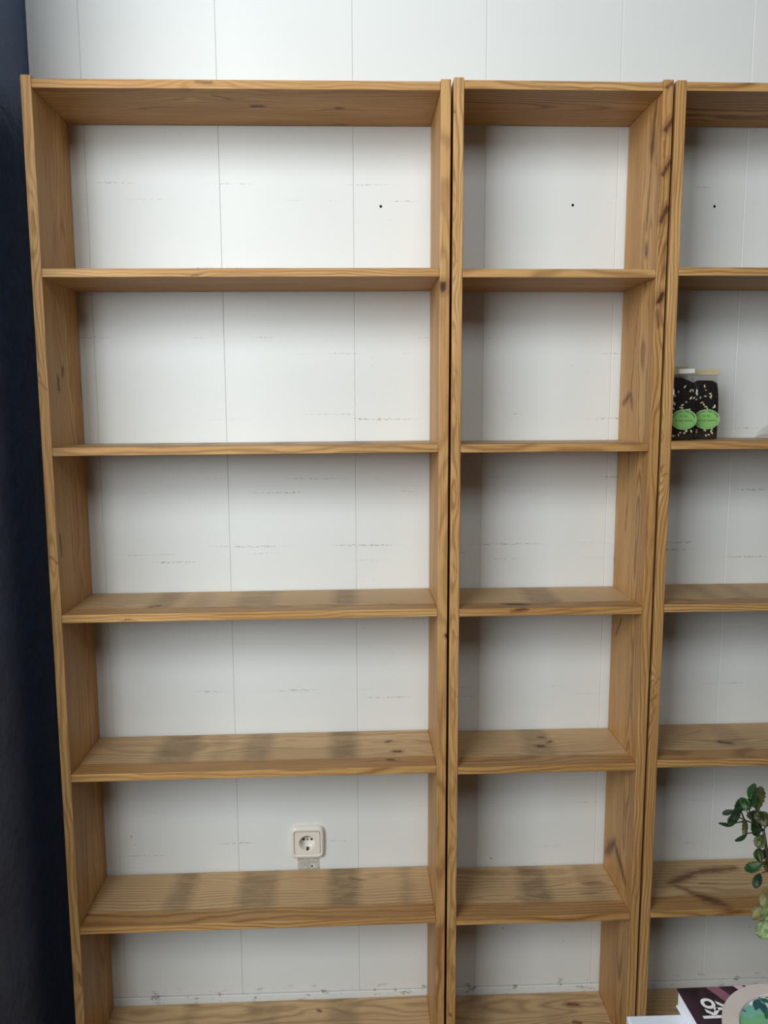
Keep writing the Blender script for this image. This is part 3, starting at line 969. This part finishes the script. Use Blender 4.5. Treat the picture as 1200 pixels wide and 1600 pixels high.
def leaf(base, tip, wd, kind, roll, curl, seed):
    rnd = random.Random(seed)
    d = tip - base
    ln = d.length
    d.normalize()
    tocam = (CAM - base).normalized()
    s = d.cross(tocam).normalized()
    nr = s.cross(d).normalized()
    q = Matrix.Rotation(roll, 3, d)
    s = q @ s; nr = q @ nr
    bm = bmesh.new()
    n = 12
    rows = []
    for k in range(n + 1):
        t = k / n
        hw = wd / 2 * (math.sin(math.pi * min(1, t * .93 + .035)) ** .75) * (.72 + .5 * t) * (1 + .10 * ((k % 2) * 2 - 1))
        if k == 0:
            hw = wd * .04
        if k == n:
            hw = wd * .06
        lift = curl * ln * (t * t) - .10 * ln * math.sin(math.pi * t)
        c = base + d * (ln * t * (1 - .10 * abs(curl) * t)) + nr * lift
        row = []
        for j in (-1, -.5, 0, .5, 1):
            fold = abs(j) * hw * .38 + rnd.uniform(-.03, .03) * wd
            row.append(bm.verts.new(c + s * (hw * j) + nr * fold))
        rows.append(row)
    for a, b in zip(rows, rows[1:]):
        for j in range(4):
            bm.faces.new((a[j], a[j + 1], b[j + 1], b[j]))
    bmesh.ops.recalc_face_normals(bm, faces=bm.faces)
    bmesh.ops.solidify(bm, geom=bm.faces[:], thickness=.0005)
    org = Vector(plant.location)
    for v in bm.verts:
        v.co -= org
    return link('leaf', to_mesh(bm, 'leaf', True), LM[kind], plant)


PL = -.715
SHOOT = [  # base px, tip px, width px, tint, roll, curl, depth
    (1171, 1250, 1175, 1221, 10, 'g', .5, .25, .0), (1183, 1268, 1187, 1226, 14, 'o', .3, .10, .006), (1167, 1266, 1162, 1246, 12, 'g', -.3, .1, -.004),
    (1149, 1274, 1163, 1247, 11, 'd', .4, -.1, .004), (1147, 1266, 1129, 1273, 7, 'd', .5, .1, .0), (1154, 1273, 1137, 1287, 9, 'd', -.2, .2, .003),
    (1155, 1262, 1146, 1282, 10, 'd', .2, .1, -.006), (1174, 1262, 1160, 1255, 14, 'g', .2, .0, -.003), (1149, 1286, 1126, 1294, 6, 'd', .8, .45, .0),
    (1180, 1284, 1178, 1265, 17, 'd', .1, .1, .004), (1196, 1292, 1193, 1267, 23, 'o', -.3, .1, -.004), (1189, 1298, 1174, 1285, 17, 'd', .3, .1, .0),
    (1189, 1297, 1176, 1303, 8, 'd', -.5, .2, .002), (1167, 1302, 1155, 1317, 6, 'd', .8, .4, .0), (1163, 1278, 1167, 1300, 7, 'o', .6, .3, -.005),
    (1194, 1304, 1184, 1323, 13, 'o', .2, .15, .0), (1188, 1347, 1184, 1325, 13, 'g', .3, .1, .0), (1190, 1347, 1187, 1328, 8, 'o', -.5, .1, -.005),
    (1192, 1340, 1203, 1326, 10, 'd', .2, .1, .004), (1192, 1348, 1165, 1362, 12, 'g', .3, .25, .0), (1188, 1364, 1180, 1386, 10, 'd', .1, .1, .0),
    (1178, 1262, 1176, 1240, 9, 'g', -.2, .1, .004), (1199, 1342, 1204, 1362, 12, 'o', .2, .1, .0),
    (1202, 1388, 1193, 1414, 14, 'y', .2, .2, .0), (1199, 1410, 1180, 1437, 15, 'y', .4, .2, .002), (1200, 1412, 1200, 1434, 15, 'p', -.2, .2, -.006),
    (1206, 1436, 1189, 1462, 18, 'p', .2, .3, -.002), (1203, 1445, 1196, 1465, 9, 'y', .5, .2, .004), (1206, 1398, 1212, 1420, 14, 'p', .2, .1, .0)]
K = abs(PL - CAM.y) / FPX
for i, (bx_, by_, tx_, ty_, wp, kd, rl, cu, dz) in enumerate(SHOOT):
    leaf(at(1, PL + dz, bx_, by_), at(1, PL + dz * .5 + .004, tx_, ty_), wp * K * 1.5, kd, rl, cu, i)
rnd = random.Random(21)
porg = Vector((PX, PYY, TZ))


def shoot(pts, r0, r1):
    n_ = len(pts)
    tube('stem', [p - porg for p in pts], [r0 + (r1 - r0) * i / (n_ - 1) for i in range(n_)], M_STEM, plant, 7)


P3 = lambda x, y, dz=0.0: at(1, PL + dz, x, y)
hub = P3(1193, 1297)
shoot([porg + Vector((-.01, .005, .088)), porg + Vector((-.05, .012, .13)), P3(1225, 1440), P3(1207, 1380), P3(1198, 1330), hub], .0030, .0016)
for pts in ([(1193, 1297), (1178, 1287), (1163, 1281), (1152, 1276)], [(1193, 1297), (1180, 1301), (1167, 1302)], [(1163, 1283), (1149, 1286)], [(1163, 1281), (1158, 1268), (1156, 1262)],
            [(1178, 1288), (1171, 1270), (1170, 1250)], [(1187, 1293), (1181, 1283)], [(1195, 1290), (1190, 1270), (1184, 1264)], [(1178, 1288), (1167, 1268)], [(1193, 1297), (1196, 1292)],
            [(1195, 1303), (1193, 1310)], [(1200, 1345), (1192, 1348), (1188, 1347)], [(1200, 1345), (1194, 1340)], [(1202, 1360), (1190, 1364)], [(1212, 1395), (1204, 1392)], [(1215, 1410), (1202, 1412)], [(1222, 1432), (1207, 1438)]):
    shoot([P3(*p) for p in pts], .0011, .0007)
# shoots of the same plant beyond the frame
for k in range(5):
    aa = rnd.uniform(-1.2, 1.6)
    tipp = porg + Vector((.04 + .10 * math.cos(aa) * rnd.uniform(.5, 1), .09 * math.sin(aa), rnd.uniform(.20, .34)))
    mid = porg + Vector((.02 * math.cos(aa), .02 * math.sin(aa), .17))
    shoot([porg + Vector((.008 * math.cos(aa), .008 * math.sin(aa), .088)), mid, tipp], .0024, .0010)
    for j in range(11):
        f = rnd.uniform(.25, 1.0)
        b_ = mid.lerp(tipp, f)
        dv = Vector((rnd.uniform(-.6, 1), rnd.uniform(-1, 1), rnd.uniform(-.5, .8))).normalized()
        leaf(b_, b_ + dv * rnd.uniform(.020, .034), rnd.uniform(.010, .018), rnd.choice('dgogd'), rnd.uniform(-.6, .6), rnd.uniform(0, .3), 100 + k * 20 + j)
